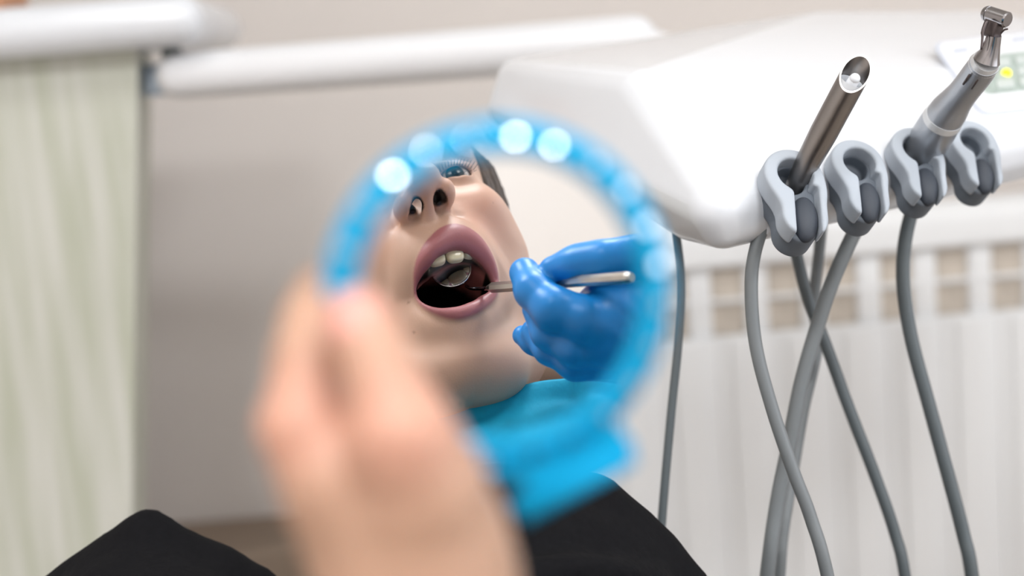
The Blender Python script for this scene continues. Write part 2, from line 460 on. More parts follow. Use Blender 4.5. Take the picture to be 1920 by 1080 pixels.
# the left hand that holds the mirror (camera frame, seen straight on)
T1 = [PC(666, 592, .338), PC(690, 636, .335), PC(716, 712, .331), PC(752, 810, .329), PC(790, 900, .336)]
I1 = [PC(655, 540, .376), PC(610, 562, .368), PC(590, 602, .356), PC(578, 680, .348), PC(566, 800, .343), PC(645, 905, .343), PC(715, 960, .345)]
Mf = [PC(690, 640, .385), PC(645, 650, .388), PC(615, 700, .378), PC(605, 800, .360), PC(660, 930, .356)]
Rf = [PC(735, 700, .400), PC(680, 700, .404), PC(645, 750, .396), PC(630, 850, .376), PC(680, 960, .366)]
Lf = [PC(780, 770, .408), PC(730, 770, .412), PC(690, 815, .404), PC(678, 900, .386), PC(720, 990, .374)]
def hand_sdf(p):
    d = chain(p, I1, [.0066, .0072, .0072, .0078, .0094, .0120, .013], .006)
    d = np.minimum(d, chain(p, Mf, [.0072, .0080, .0085, .0100, .0125], .006))
    d = np.minimum(d, chain(p, Rf, [.0070, .0078, .0082, .0095, .0120], .006))
    d = np.minimum(d, chain(p, Lf, [.0060, .0068, .0074, .0085, .0110], .006))
    pl = cap(p, PC(655, 905, .347), PC(750, 1010, .352), .0145, .019)
    pl = smin(pl, cap(p, PC(690, 960, .362), PC(780, 1080, .358), .016, .0195), .012)
    pl = smin(pl, cap(p, PC(720, 985, .370), PC(800, 1090, .362), .012, .018), .012)
    d = smin(d, pl, .010)
    th = chain(p, T1, [.0064, .0074, .0074, .0092, .0135], .006)
    th = smin(th, cap(p, PC(755, 850, .334), PC(800, 1010, .345), .0110, .0175), .012)
    d = smin(d, th, .003)
    d = smin(d, chain(p, [PC(775, 1040, .352), PC(790, 1200, .350), PC(860, 1700, .330)], [.0220, .0230, .033], .01), .012)
    return d + 0.0003*wob(p, 500)
a = np.minimum.reduce(np.array(T1+I1+Mf+Rf+Lf)) - 0.03
gv, gf = poly(hand_sdf, (-0.085, .300, -0.175), (0.03, .435, 0.028), 0.0013)
nail = np.clip((0.0072 - np.sqrt(((gv-PC(666, 600, .3325))**2).sum(1)))/0.002, 0, 1)
hand_v = C2W(gv); zz = np.zeros(len(gv))
allv = np.vstack([head_v, hand_v]); f1 = outward(head_v, hf); f2 = outward(hand_v, gf) + len(head_v)
A_ = {k: np.concatenate([v, zz]) for k, v in att.items()}; A_['nail'][len(hv):] = nail; A_['tan'] = np.concatenate([np.zeros(len(hv)), np.full(len(gv), .85)])
knk = sum(np.exp(-((gv-c)**2).sum(1)/0.012**2) for c in (PC(545, 780, .335), PC(752, 800, .325), PC(664, 540, .335)))
A_['cheek'][len(hv):] = np.clip(knk, 0, .55)
patient = mk('person', allv, np.vstack([f1, f2]), M_skin, origin=C2W([0.15, -0.1, -0.35]), attrs=A_)
tag(patient, 'person in black reclining with mouth wide open, bare hand holding up the blue mirror', 'person')

# eyes, lashes, teeth, tongue
M_eye = bpy.data.materials.new('eyeball'); M_eye.use_nodes = True
nt = M_eye.node_tree; b_ = nt.nodes['Principled BSDF']; b_.inputs['Roughness'].default_value = 0.08
an = nt.nodes.new('ShaderNodeAttribute'); an.attribute_name = 'iris'
cr = nt.nodes.new('ShaderNodeValToRGB'); e = cr.color_ramp.elements
e[0].position = 0.0; e[0].color = (0.01, 0.01, 0.012, 1); e[1].position = 1.0; e[1].color = srgb(196, 188, 184)
for p_, c_ in ((0.20, (0.01, 0.01, 0.012, 1)), (0.24, srgb(52, 60, 62)), (0.46, srgb(72, 82, 86)), (0.52, srgb(30, 38, 44)), (0.56, srgb(196, 188, 184))):
    k_ = e.new(p_); k_.color = c_
nt.links.new(an.outputs['Fac'], cr.inputs[0]); nt.links.new(cr.outputs[0], b_.inputs['Base Color'])
M_tooth = mat('tooth_enamel', srgb(238, 226, 192), rough=0.12, sss=0.1, coat=0.4, noise=0.04, nscale=200)
M_tongue = mat('tongue', srgb(96, 40, 46), rough=0.4, sss=0.1, noise=0.15, nscale=300, bump=0.3)
M_hair = mat('brown_hair', srgb(74, 54, 40), rough=0.5, noise=0.5, nscale=60, stretch=(6, 6, 1), bump=0.6)
for sx in (-1, 1):
    c = np.array([sx*0.031, 0.0715, 0.0245]); vs, fs = sphere_vf((0, 0, 0), 0.0120, 32, 20)
    gz = np.array([sx*-0.05, 0.97, -0.22]); gz /= np.linalg.norm(gz)
    ang = np.arccos(np.clip(vs @ gz/0.0120, -1, 1))
    o = mk('eye', HW(vs + c), fs[:], M_eye, patient, attrs=dict(iris=np.clip(ang/1.0, 0, 1)))
    fixn(o)
    segs = []
    for i in range(15):
        u = -1 + 2*i/14; bx = c + np.array([0.0125*u, 0.0125*math.sqrt(1-0.55*u*u) + 0.0005, 0.0026 - 0.0030*u*u])
        segs.append(tube_vf([bx, bx+np.array([0.002*u, .004, .0005]), bx+np.array([.0030*u, .0055, .001])], [.00022, .0001], 5))
        if i % 2 == 0:
            b2 = bx*1; b2[2] = c[2] - 0.0040 + 0.0025*u*u
            segs.append(tube_vf([b2, b2+np.array([.001*u, .003, -.0015])], [.0002, .0001], 5))
    vs, fs = merge(segs); mk('eyelashes', HW(vs), fs, mat('lash', srgb(40, 30, 26), rough=.6), patient)
def sup(c, r, e1, rotz=0.0, seg=20, rings=14):
    vs, fs = sphere_vf((0, 0, 0), 1, seg, rings)
    vs = np.sign(vs)*np.abs(vs)**e1; vs = vs*np.array(r)
    vs[:, 0] *= 1 - 0.12*np.clip(vs[:, 2]/r[2], 0, 1)
    cz, sz = math.cos(rotz), math.sin(rotz); R = np.array([[cz, -sz, 0], [sz, cz, 0], [0, 0, 1]])
    return vs @ R.T + np.array(c), fs
for sx in (-1, 1):
    for (tx, ty, tz, w_, h_, rz) in ((.0058, .0880, -.0402, .0058, .0070, .10), (.0156, .0842, -.0378, .0046, .0060, .50), (.0215, .0775, -.0378, .0040, .0062, .95), (.0248, .0720, -.0385, .0038, .0056, 1.25), (.0270, .0640, -.0385, .0042, .0050, 1.45)):
        vs, fs = sup((sx*tx-.0038, ty, tz), (w_, .0032 if tx < .02 else .0042, h_), 0.62, -sx*rz)
        mk('tooth', HW(vs), fs[:], M_tooth, patient).data.flip_normals()
def palate(p):
    return ell(p, (0, .058, -.036), (.026, .030, .012))
vs, fs = sphere_vf((0, 0.042, -0.0965), (0.019, 0.028, 0.010)); fixn(mk('tongue', HW(vs), fs, M_tongue, patient))
# hair: a strand-grooved shell over the skull
def hair_sdf(p):
    q = np.stack([np.abs(p[:, 0]), p[:, 1], p[:, 2]], 1)
    d = ell(q, (0, -0.020, 0.052), (0.083, 0.102, 0.096))
    d = smin(d, cap(q, (0.070, -0.02, 0.02), (0.074, -0.045, -0.06), 0.018, 0.014), 0.02)
    d = smin(d, cap(q, (0.066, 0.022, 0.060), (0.0735, 0.012, 0.010), 0.010, 0.006), 0.012)
    d = smax(d, -ell(q, (0, 0.075, 0.010), (0.062, 0.072, 0.078)), 0.008)
    d = smax(d, -cap(q, (0, 0.03, -0.12), (0, 0.02, -0.02), 0.058), 0.01)
    return d + 0.0012*np.sin(p[:, 1]*700 + 3*np.sin(p[:, 2]*60) + 2*np.sin(p[:, 0]*90))
vs, fs = poly(hair_sdf, (-0.11, -0.14, -0.09), (0.11, 0.10, 0.16), 0.0022); w_ = HW(vs)
mk('hair', w_, outward(w_, fs), M_hair, patient)

# clothes of the patient (camera frame)
NB = np.array([0.187, -0.08, -0.30])
LK, RK = PC(285, 1250, .92), PC(1035, 1175, .90)
LH, RH = np.array([-0.01, .40, -.45]), np.array([.15, .38, -.45])
def shirt_sdf(p):
    d = cap(p, NB+[-.09, .03, -.035], NB+[.09, -.0, -.035], .062)
    d = smin(d, cap(p, NB+[-.05, .09, -.05], NB+[.05, .08, -.05], .088), .05)
    d = smin(d, cap(p, NB+[-.02, .10, -.06], (.07, .38, -.43), .10, .115), .06)
    d = smin(d, cap(p, NB+[0, .0, -.01], NB+[0, -.02, .03], .068), .03)
    el = np.array([.0, .27, -.335])
    sl = smin(cap(p, NB+[-.155, .05, -.045], el, .056, .046), cap(p, el, (-.006, .325, -.17), .044, .038), .02)
    d = smin(d, sl, .03)
    er = np.array([.36, .24, -.42])
    sr = smin(cap(p, NB+[.155, .0, -.045], er, .056, .046), cap(p, er, (.20, .42, -.32), .042, .036), .02)
    d = smin(d, sr, .03)
    hole = cap(p, NB+[0, -.03, -.02], NB+[.0, -.10, .16], .058)
    d = smax(d, -hole, .01)
    d = smax(d, -cap(p, (-.006, .32, -.19), (-.006, .34, -.10), .030), .004)
    return d + .003*wob(p, 45) + .0012*wob(p, 120, 1)
def trouser_sdf(p):
    d = smin(cap(p, LH, LK, .10, .079), cap(p, RH, RK, .10, .080), .04)
    d = smin(d, cap(p, LH+[0, -.03, 0], RH+[0, -.03, 0], .115), .05)
    d = smin(d, cap(p, PC(945, 1096, .88), RH+[-.06, 0, 0], .075, .08), .04)
    lf, rf = LK+[-.03, .30, -.30], RK+[.05, .32, -.30]
    d = smin(d, cap(p, LK, lf, .074, .052), .02); d = smin(d, cap(p, RK, rf, .076, .052), .02)
    # folds drawn out from the knees
    d = smin(d, cap(p, PC(276, 994, .93), PC(120, 1120, .93), .006, .014), .03)
    d = smin(d, cap(p, PC(276, 994, .93), PC(470, 1108, .93), .006, .014), .03)
    d = smin(d, cap(p, PC(1120, 955, .90), PC(1290, 1110, .90), .010, .016), .04)
    for (a, b) in (((1000, 1010, .80), (1260, 1010, .85)), ((960, 960, .80), (1180, 930, .86)), ((230, 1040, .83), (330, 1050, .83)), ((1000, 1090, .76), (1300, 1120, .84))):
        d = smax(d, -cap(p, PC(*a), PC(*b), .006), .02)
    return d + .0022*wob(p, 55, 2) + .0009*wob(p, 150, 1)
vs, fs = poly(shirt_sdf, (-.12, -.20, -.62), (.46, .56, -.08), .0048); w_ = C2W(vs); mk('shirt', w_, outward(w_, fs), M_black, patient)
vs, fs = poly(trouser_sdf, (-.42, .22, -.66), (.30, 1.34, -.08), .0048); w_ = C2W(vs); mk('trousers', w_, outward(w_, fs), M_black, patient)
# other hand resting on the lap
def rh_sdf(p):
    d = cap(p, (.20, .42, -.32), (.16, .50, -.305), .026, .024)
    d = smin(d, cap(p, (.15, .51, -.305), (.12, .555, -.30), .022, .020), .02)
    for i in range(4):
        a = np.array([.105+.016*i, .565+.006*i, -.302]); d = smin(d, chain(p, [a, a+[-.02, .035, -.004], a+[-.035, .055, -.018]], [.009, .008, .0068], .004), .006)
    return smin(d, chain(p, [(.135, .50, -.30), (.095, .52, -.302), (.075, .545, -.31)], [.011, .009, .0075], .004), .008)
vs, fs = poly(rh_sdf, (.03, .36, -.37), (.26, .67, -.25), .003); w_ = C2W(vs); mk('resting_hand', w_, outward(w_, fs), M_skin, patient)
# shoes
for kn, dx in ((LK, -.03), (RK, .05)):
    ft = kn + [dx, .33, -.36]
    fn = lambda p: smax(smin(cap(p, ft, ft+[-.01, .13, .03], .042, .034), cap(p, ft, ft+[0, -.02, .05], .045, .048), .03), -(p[:, 2]-ft[2]+.036), .008)
    vs, fs = poly(fn, ft-[.1, .12, .1], ft+[.1, .24, .15], .005); w_ = C2W(vs); mk('shoe', w_, outward(w_, fs), M_black, patient)

# ------------------------------------------------------------------ paper bib (on the chest)
nu, nv_ = 60, 160; bib = []
top = [(760, 812, .862), (830, 775, .864), (900, 750, .868), (1000, 720, .868), (1060, 712, .862), (1100, 703, .850), (1180, 728, .84), (1260, 770, .83)]
tp = RF(np.array([PC(*q) for q in top])); ts = spline(tp, 12)
ts = np.array([[np.interp(i/(nu-1), np.linspace(0, 1, len(ts)), ts[:, c]) for c in range(3)] for i in range(nu)])
for i in range(nu):
    u = i/(nu-1)
    mid = ts[i] + [(0.10-ts[i][0])*0.10 + (u-.5)*.06, .17, -.085]
    end = ts[i] + [(0.10-ts[i][0])*0.15 + (u-.5)*.10, .30, -.13]
    for j in range(nv_):
        s = j/(nv_-1); q = (1-s)**2*ts[i] + 2*s*(1-s)*mid + s*s*end
        pl = .0020*math.sin(s*2*PI*20)*max(.12, 1-s/.45)*(.35+.65*abs(u-.45)*2) + .004*math.sin(u*9+s*5)*s
        bib.append(q + np.array([0, .2, 1])*pl)
bib = C2W(np.array(bib)); bf = [[i*nv_+j, i*nv_+j+1, (i+1)*nv_+j+1, (i+1)*nv_+j] for i in range(nu-1) for j in range(nv_-1)]
o = mk('dental_bib', bib, bf, M_bib); so = o.modifiers.new('thick', 'SOLIDIFY'); so.thickness = 0.0012
tag(o, 'turquoise pleated paper bib spread over the chest below the open mouth', 'bib')

# ------------------------------------------------------------------ the round hand mirror
def mframe(p):   # mirror-local (x right, y towards viewer, z up) -> world
    ez = np.array([0, 0, 1.0]); ex = np.cross(MN, ez)*-1; ex /= np.linalg.norm(ex)
    if ex[0] < 0: ex = -ex
    ez = np.cross(ex, -MN); 
    if ez[2] < 0: ez = -ez
    p = np.asarray(p, float)
    return C2W(MC + p[..., 0:1]*ex + p[..., 1:2]*MN + p[..., 2:3]*ez)
SC = 0.36*K/0.985
RO, RI, RB = 330*SC, 266*SC, 303*SC
hm = empty('hand_mirror', P(940, 890, .358))
tag(hm, 'round hand mirror with cyan plastic rim dotted with silver studs, held up in bare fingers', 'mirror')
prof = [(RI, -.0012), (RI, .0010), (RI+.0010, .0028), (RI+.0025, .0036), (RO-.0035, .0012), (RO-.001, .0002), (RO, -.0008), (RO-.0005, -.0030), (RO-.002, -.0042), (.004, -.0042)]
vs, fs = [], []; ns = 128
for (r, h) in prof:
    for j in range(ns):
        th = 2*PI*j/ns; vs.append([r*math.cos(th), h, r*math.sin(th)])
for i in range(len(prof)-1):
    for j in range(ns):
        k = (j+1) % ns; fs.append([i*ns+j, i*ns+k, (i+1)*ns+k, (i+1)*ns+j])
fs.append([(len(prof)-1)*ns+j for j in range(ns)])
fixn(mk('rim', mframe(np.array(vs)), fs, M_blue, hm, sharp=40))
vs = [[(RI+.0004)*math.cos(2*PI*j/ns), 0.0, (RI+.0004)*math.sin(2*PI*j/ns)] for j in range(ns)]
o = fixn(mk('mirror_glass', mframe(np.array(vs)), [list(range(ns))], M_mirror, hm, smooth=False)); 
nb = 24
for i in range(nb):
    th = math.radians(90 - 2.4 + 15.0*i)
    c = np.array([RB*math.cos(th), .0026, RB*math.sin(th)]); R_ = .0016
    tl = math.radians(27 + 3.0*math.sin(i*2.3)); ej = np.array([math.cos(th + .12*math.sin(i*1.7)), 0, math.sin(th + .12*math.sin(i*1.7))])
    nn = ej*math.sin(tl) + np.array([0, math.cos(tl), 0]); ua = np.cross(nn, [0, 1.0, 0.3]); ua /= np.linalg.norm(ua); ub = np.cross(nn, ua)
    c = c + np.array([0, .0004, 0])
    sa = math.radians(8); RS = R_/math.sin(sa)
    pr = [(R_, -.0009)] + [(RS*math.sin(a), RS*math.cos(a)-RS*math.cos(sa)) for a in np.linspace(sa, 0.002, 6)]
    vs, fs = [], []
    for (r, h) in pr:
        for j in range(20): vs.append(c + r*math.cos(2*PI*j/20)*ua + r*math.sin(2*PI*j/20)*ub + h*nn)
    for a in range(6):
        for j in range(20): k = (j+1) % 20; fs.append([a*20+j, a*20+k, (a+1)*20+k, (a+1)*20+j])
    fs.append([120+j for j in range(20)])
    o = fixn(mk('stud', mframe(np.array(vs)), fs, M_bead, hm, sharp=40)); o['label'] = 'silver stud'
# flat tab with a rolled lower edge where the folding stand hinges
def mpx(px, py):   # pixel -> mirror-local x, z
    return (px-940)*SC, -(py-560)*SC
tabp = [(900, 868), (1010, 872), (1110, 835), (1165, 780), (1176, 806), (1205, 842), (1200, 862), (1130, 908), (1075, 935), (1005, 978), (978, 975), (968, 955), (1002, 915), (985, 900), (930, 895)]
n_ = len(tabp); vs = [[mpx(*q)[0], h, mpx(*q)[1]] for h in (.0024, -.0034) for q in tabp]
fs = [list(range(n_)), [n_+i for i in range(n_)][::-1]] + [[i, (i+1) % n_, n_+(i+1) % n_, n_+i] for i in range(n_)]
o = fixn(mk('stand_tab', mframe(np.array(vs)), fs, M_blue, hm, smooth=False)); bv = o.modifiers.new('b', 'BEVEL'); bv.width = .0006; bv.segments = 2
a, b = mpx(985, 968), mpx(1198, 856)
vs, fs = tube_vf(mframe(np.array([[a[0], .0015, a[1]], [b[0], .0015, b[1]]])), .0032, 16); mk('hinge_roll', vs, fs, M_blue, hm)

# ------------------------------------------------------------------ dentist's mouth mirror and gloved hand (seen in the mirror)
mm = empty('mouth_mirror', V(1000, 538, .82)); tag(mm, 'steel mouth mirror with a small round glass, held inside the open mouth', 'dental mirror')
dc = PC(846, 505, .876); rim_r = 38.5*K*.876
nd = np.array([0.02, -0.93, -0.02]) ; 
nd = np.array([-0.03, -0.88, 0.455]); nd /= np.linalg.norm(nd)
vs, fs = lathe_vf([(-.0012, .002), (-.0012, rim_r-.0008), (-.0005, rim_r), (.0006, rim_r), (.0010, rim_r-.0004), (.0006, rim_r-.0012), (.0003, rim_r-.0014)], dc, nd, 48)
fixn(mk('mirror_rim', C2W(RF(vs)), fs, M_chrome, mm))
vs, fs = lathe_vf([(.00035, .0001), (.00035, rim_r-.0013)], dc, nd, 48, cap=False); fixn(mk('mirror_face', C2W(RF(vs)), fs, M_mirror, mm, smooth=False))
pts = RF(np.array([PC(874, 536, .874), PC(884, 541, .868), PC(902, 541, .856), PC(918, 540, .847)]))
vs, fs = tube_vf(C2W(pts), [.0009, .0011, .0013], 12, sub=6); mk('shank', vs, fs, M_chrome, mm)
h0, h1 = PC(914, 540, .8475), PC(1184, 520, .742); L_ = np.linalg.norm(h1-h0); a, b, d = frame_of(h1-h0)
vs, fs = [], []
for (s, r) in ((0, .0014), (.006, .0034), (L_*.5, .0034), (L_-.003, .0033), (L_, .0024)):
    for j in range(8):
        th = 2*PI*(j+.5)/8; vs.append(h0 + s*d + r*(math.cos(th)*a + math.sin(th)*b))
for i in range(4):
    for j in range(8): k = (j+1) % 8; fs.append([i*8+j, i*8+k, (i+1)*8+k, (i+1)*8+j])
fs += [list(range(8)), [32+j for j in range(8)]]
fixn(mk('handle', C2W(RF(np.array(vs))), fs, M_steel, mm, smooth=False))
g_idx = [PC(1036, 505, .792), PC(1085, 494, .786), PC(1135, 488, .780), PC(1195, 482, .782), PC(1275, 520, .80)]
g_th = [PC(984, 512, .800), PC(1000, 545, .788), PC(1040, 580, .778), PC(1100, 600, .776), PC(1180, 610, .785)]
g_mid = [PC(1006, 580, .800), PC(1028, 622, .790), PC(1080, 650, .784), PC(1150, 640, .786)]
g_rg = [PC(1000, 622, .812), PC(1030, 655, .803), PC(1080, 680, .797), PC(1160, 672, .796)]
g_pk = [PC(980, 629, .822), PC(1000, 642, .817), PC(1040, 662, .811), PC(1100, 680, .806), PC(1170, 682, .805)]
def glove_sdf(p):
    d = cap(p, PC(1150, 610, .792), PC(1250, 620, .80), .026, .027)
    d = smin(d, cap(p, PC(1200, 560, .80), PC(1260, 680, .81), .018, .018), .02)
    d = smin(d, chain(p, g_pk, [.0060, .0066, .0078, .0095, .012], .004), .004)
    d = smin(d, chain(p, g_rg, [.0072, .0085, .0100, .0120], .004), .0035)
    d = smin(d, chain(p, g_mid, [.0082, .0095, .0110, .0130], .004), .0035)
    d = smin(d, chain(p, g_th, [.0088, .0100, .0118, .0130, .0140], .005), .0035)
    d = smin(d, chain(p, g_idx, [.0074, .0082, .0088, .0098, .0140], .012), .0035)
    d = smin(d, cap(p, PC(1255, 625, .805), PC(1480, 690, .80), .025, .030), .02)
    return d + .00005*wob(p, 330) + .00045*np.sin((p[:, 0]*.9+p[:, 2])*560 + 3*np.sin(p[:, 0]*80))*np.exp(-((p[:, 0]-.085)/.025)**2-((p[:, 2]+.035)/.03)**2)
vs, fs = poly(glove_sdf, (-.005, .755, -.085), (.165, .85, .035), .0009); gw = C2W(RF(vs)); gf_ = fs
# forearm, upper arm and torso of the dentist, standing beside the chair
E0 = RF(PC(1420, 675, .80)); EL = E0 + [.20, .06, -.02]; SH = EL + [.20, -.16, .16]
def doc_skin(p):
    return smin(cap(p, E0+[-.02, 0, 0], EL, .026, .036), ell(p, SH+[.12, -.10, .27], (.075, .095, .115)), .001)
def doc_sdf(p):
    d = smin(cap(p, E0+[.03, 0, 0], EL, .040, .050), cap(p, EL, SH, .050, .066), .03)
    T = SH + [.14, -.09, 0]
    d = smin(d, ell(p, T+[0, 0, -.16], (.21, .15, .36)), .05)
    d = smin(d, cap(p, T+[.14, -.02, -.02], T+[.20, .05, -.30], .066, .05), .04)
    d = smin(d, cap(p, T+[.20, .05, -.30], T+[.12, .26, -.36], .05, .038), .03)
    d = smin(d, cap(p, T+[-.08, 0, -.40], T+[-.08, 0, -.95], .12, .09), .06); d = smin(d, cap(p, T+[.10, 0, -.40], T+[.10, 0, -.95], .12, .09), .06)
    return d + .002*wob(p, 60)
T_ = SH + np.array([.14, -.09, 0])
def doc_body(p):
    d = ell(p, T_+[-.02, .0, .27], (.076, .098, .118)); d = smin(d, ell(p, T_+[-.03, .03, .21], (.055, .07, .08)), .03)
    d = smin(d, cap(p, T_+[0, -.02, .18], T_+[0, -.02, .05], .055, .06), .03)
    d = smin(d, cap(p, T_+[-.03, .095, .265], T_+[-.035, .11, .24], .010, .012), .01)
    for s in (-1, 1): d = smin(d, ell(p, T_+[-.02+s*.078, -.005, .26], (.009, .018, .03)), .006)
    return smin(d, cap(p, T_+[.12, .26, -.36], T_+[.08, .36, -.36], .032, .026), .02)
vs, fs = poly(doc_body, T_-[.2, .2, .45], T_+[.3, .45, .42], .004); w_ = C2W(vs)
dentist = mk('person', w_, outward(w_, fs), M_skin, attrs=dict(lip=np.zeros(len(vs))))
tag(dentist, 'person in blue nitrile glove and white coat reaching the steel mouth mirror towards the patient', 'person')
mk('glove', gw, outward(gw, gf_), M_glove, dentist)
M_coat = mat('white_coat', srgb(225, 228, 230), rough=.85, noise=.03, nscale=60)
vs, fs = poly(doc_sdf, T_-[.56, .34, 1.15], T_+[.42, .42, .14], .011); w_ = C2W(vs); mk('coat', w_, outward(w_, fs), M_coat, dentist)
vs, fs = poly(lambda p: smax(ell(p, T_+[-.02, -.012, .285], (.084, .104, .122)), -ell(p, T_+[-.03, .09, .21], (.075, .085, .10)), .01) + .0015*np.sin(p[:, 0]*400), T_-[.15, .16, -.1], T_+[.15, .18, .45], .005); w_ = C2W(vs)
mk('hair', w_, outward(w_, fs), M_hair, dentist)
vs, fs = poly(lambda p: smax(np.abs(ell(p, T_+[-.03, .035, .205], (.066, .090, .066)))-.0015, -(p[:, 1]-(T_[1]+.05)), .004), T_-[.15, .05, -.1], T_+[.1, .18, .32], .0025); w_ = C2W(vs)
mk('face_mask', w_, outward(w_, fs), mat('mask_paper', srgb(120, 190, 215), rough=.85, noise=.03), dentist)

# ------------------------------------------------------------------ room
WY = RY1
def wall(name, lo, hi, m_=None):
    vs, fs = box_vf(lo, hi); return struct(mk(name, vs, fs, m_ or M_wall, smooth=False))
wall('floor', (RX0-.1, RY0-.1, -.08), (RX1+.1, RY1+.1, 0), M_floor)
wall('ceiling', (RX0-.1, RY0-.1, RZ1), (RX1+.1, RY1+.1, RZ1+.08), M_ceil)
wall('wall_back', (RX0-.1, WY, 0), (RX1+.1, WY+.1, RZ1))
wall('wall_left', (RX0-.1, RY0, 0), (RX0, RY1, RZ1))
wall('wall_front', (RX0-.1, RY0-.1, 0), (RX1+.1, RY0, RZ1))
# right wall with the window opening
WN = (-1.2, 0.8, 0.85, 2.35)
vs, fs = merge([box_vf((RX1, RY0, 0), (RX1+.1, WN[0], RZ1)), box_vf((RX1, WN[1], 0), (RX1+.1, RY1, RZ1)),
                box_vf((RX1, WN[0], 0), (RX1+.1, WN[1], WN[2])), box_vf((RX1, WN[0], WN[3]), (RX1+.1, WN[1], RZ1))])
struct(mk('wall_right', vs, fs, M_wall, smooth=False))
fr = []
for (a, b, c, d) in ((WN[0], WN[0]+.05, WN[2], WN[3]), (WN[1]-.05, WN[1], WN[2], WN[3]), (-.225, -.175, WN[2], WN[3]), (WN[0], WN[1], WN[2], WN[2]+.05), (WN[0], WN[1], WN[3]-.05, WN[3])):
    fr.append(box_vf((RX1+.02, a, c), (RX1+.08, b, d), .004))
vs, fs = merge(fr); wf = struct(mk('window_1', vs, fs, M_white, smooth=False))
vs, fs = box_vf((RX1+.045, WN[0]+.03, WN[2]+.03), (RX1+.05, WN[1]-.03, WN[3]-.03))
M_glass = mat('window_glass', (1, 1, 1, 1), rough=0.0, trans=1.0); mk('pane', vs, fs, M_glass, wf, smooth=False)
for nm, lo, hi in (('baseboard_back', (RX0, WY-.015, 0), (RX1, WY, .09)), ('baseboard_left', (RX0, RY0, 0), (RX0+.015, RY1, .09)), ('baseboard_right', (RX1-.015, RY0, 0), (RX1, RY1, .09))):
    wall(nm, lo, hi, M_white)
# ceiling lamps: shallow steel frame with a diffuser
M_diff = mat('lamp_diffuser', (1, 1, 1, 1), rough=.5, emit=((1.0, 0.97, 0.93, 1), 6.0))
for i, (lx, ly) in enumerate(LAMPS):
    t_ = empty('ceiling_light', (lx, ly, RZ1-.03))
    vs, fs = merge([box_vf((lx-.31, ly-.31, RZ1-.03), (lx-.285, ly+.31, RZ1)), box_vf((lx+.285, ly-.31, RZ1-.03), (lx+.31, ly+.31, RZ1)),
                    box_vf((lx-.31, ly-.31, RZ1-.03), (lx+.31, ly-.285, RZ1)), box_vf((lx-.31, ly+.285, RZ1-.03), (lx+.31, ly+.31, RZ1))])
    mk('lamp_frame', vs, fs, M_white, t_, smooth=False)
    vs, fs = box_vf((lx-.29, ly-.29, RZ1-.025), (lx+.29, ly+.29, RZ1-.012)); mk('diffuser', vs, fs, M_diff, t_, smooth=False)
    tag(t_, 'square ceiling light panel ' + ['above the tall cabinet side of the chair', 'above the instrument console', 'behind the headrest on the cabinet side', 'behind the headrest on the window side'][i], 'ceiling light', 'square ceiling light panels')

# ------------------------------------------------------------------ tall pale cabinet with thick rounded worktop (left)
M_lam = mat('streaked_laminate', srgb(206, 207, 200), rough=0.6, noise=0.0, col2=srgb(184, 188, 172), nscale=9, stretch=(5.0, 5.0, 0.35))
def down(p, q, z):          # along the line p-q to height z
    return p + (q-p)*((z-p[2])/(q[2]-p[2]))
yf = P(214, 300, 1.72)[1]; ztop = P(250, 92, 1.72)[2]
def aty(px, py, yw):        # the point of a pixel's ray at world depth yw
    r = P(px, py, 1.0)-CAM; return CAM + r*((yw-CAM[1])/r[1])
f0, f1_ = aty(258, 100, yf), aty(248, 960, yf); b0, b1 = aty(285, 100, yf+.18), aty(273, 960, yf+.18)
vs = np.array([[RX0+.02, yf, 0], down(f0, f1_, 0), down(b0, b1, 0), [RX0+.02, yf+.18, 0], [RX0+.02, yf, ztop], down(f0, f1_, ztop), down(b0, b1, ztop), [RX0+.02, yf+.18, ztop]])
fs = [[3, 2, 1, 0], [4, 5, 6, 7]] + [[i, (i+1) % 4, 4+(i+1) % 4, 4+i] for i in range(4)]
ce = np.array([f0[0], yf, 0])
cab = mk('tall_cabinet', vs, fs, M_lam, sharp=30); tag(cab, 'tall cabinet in pale greenish streaked laminate under the white rounded worktop', 'cabinet')
wr = P(382, 40, 1.66); wt, wb = P(300, -28, 1.66)[2], P(300, 88, 1.66)[2]
vs, fs = box_vf((RX0+.02, ce[1]-.06, wb), (wr[0], ce[1]+.24, wt-.012), .030, 8)
top_ = mk('worktop', vs, fs, M_white, sharp=50); tag(top_, 'thick white worktop with rounded end on the tall streaked cabinet', 'worktop')
q0 = P(10, 10, 1.9)
vs, fs = box_vf((q0[0]-.16, q0[1]-.05, wt-.012), (q0[0]+.012, q0[1]+.07, wt+.12), .01); o = mk('wooden_box', vs, fs, mat('orange_wood', srgb(205, 150, 115), rough=.5, noise=.2, nscale=20, stretch=(1, 1, 6)), sharp=30)
tag(o, 'orange brown box standing on the white worktop at the corner of the photo', 'box')
mk('lid_seam', *box_vf((q0[0]-.162, q0[1]-.052, wt+.07), (q0[0]+.014, q0[1]+.072, wt+.074)), mat('dark_seam', srgb(120, 80, 60)), o, smooth=False)

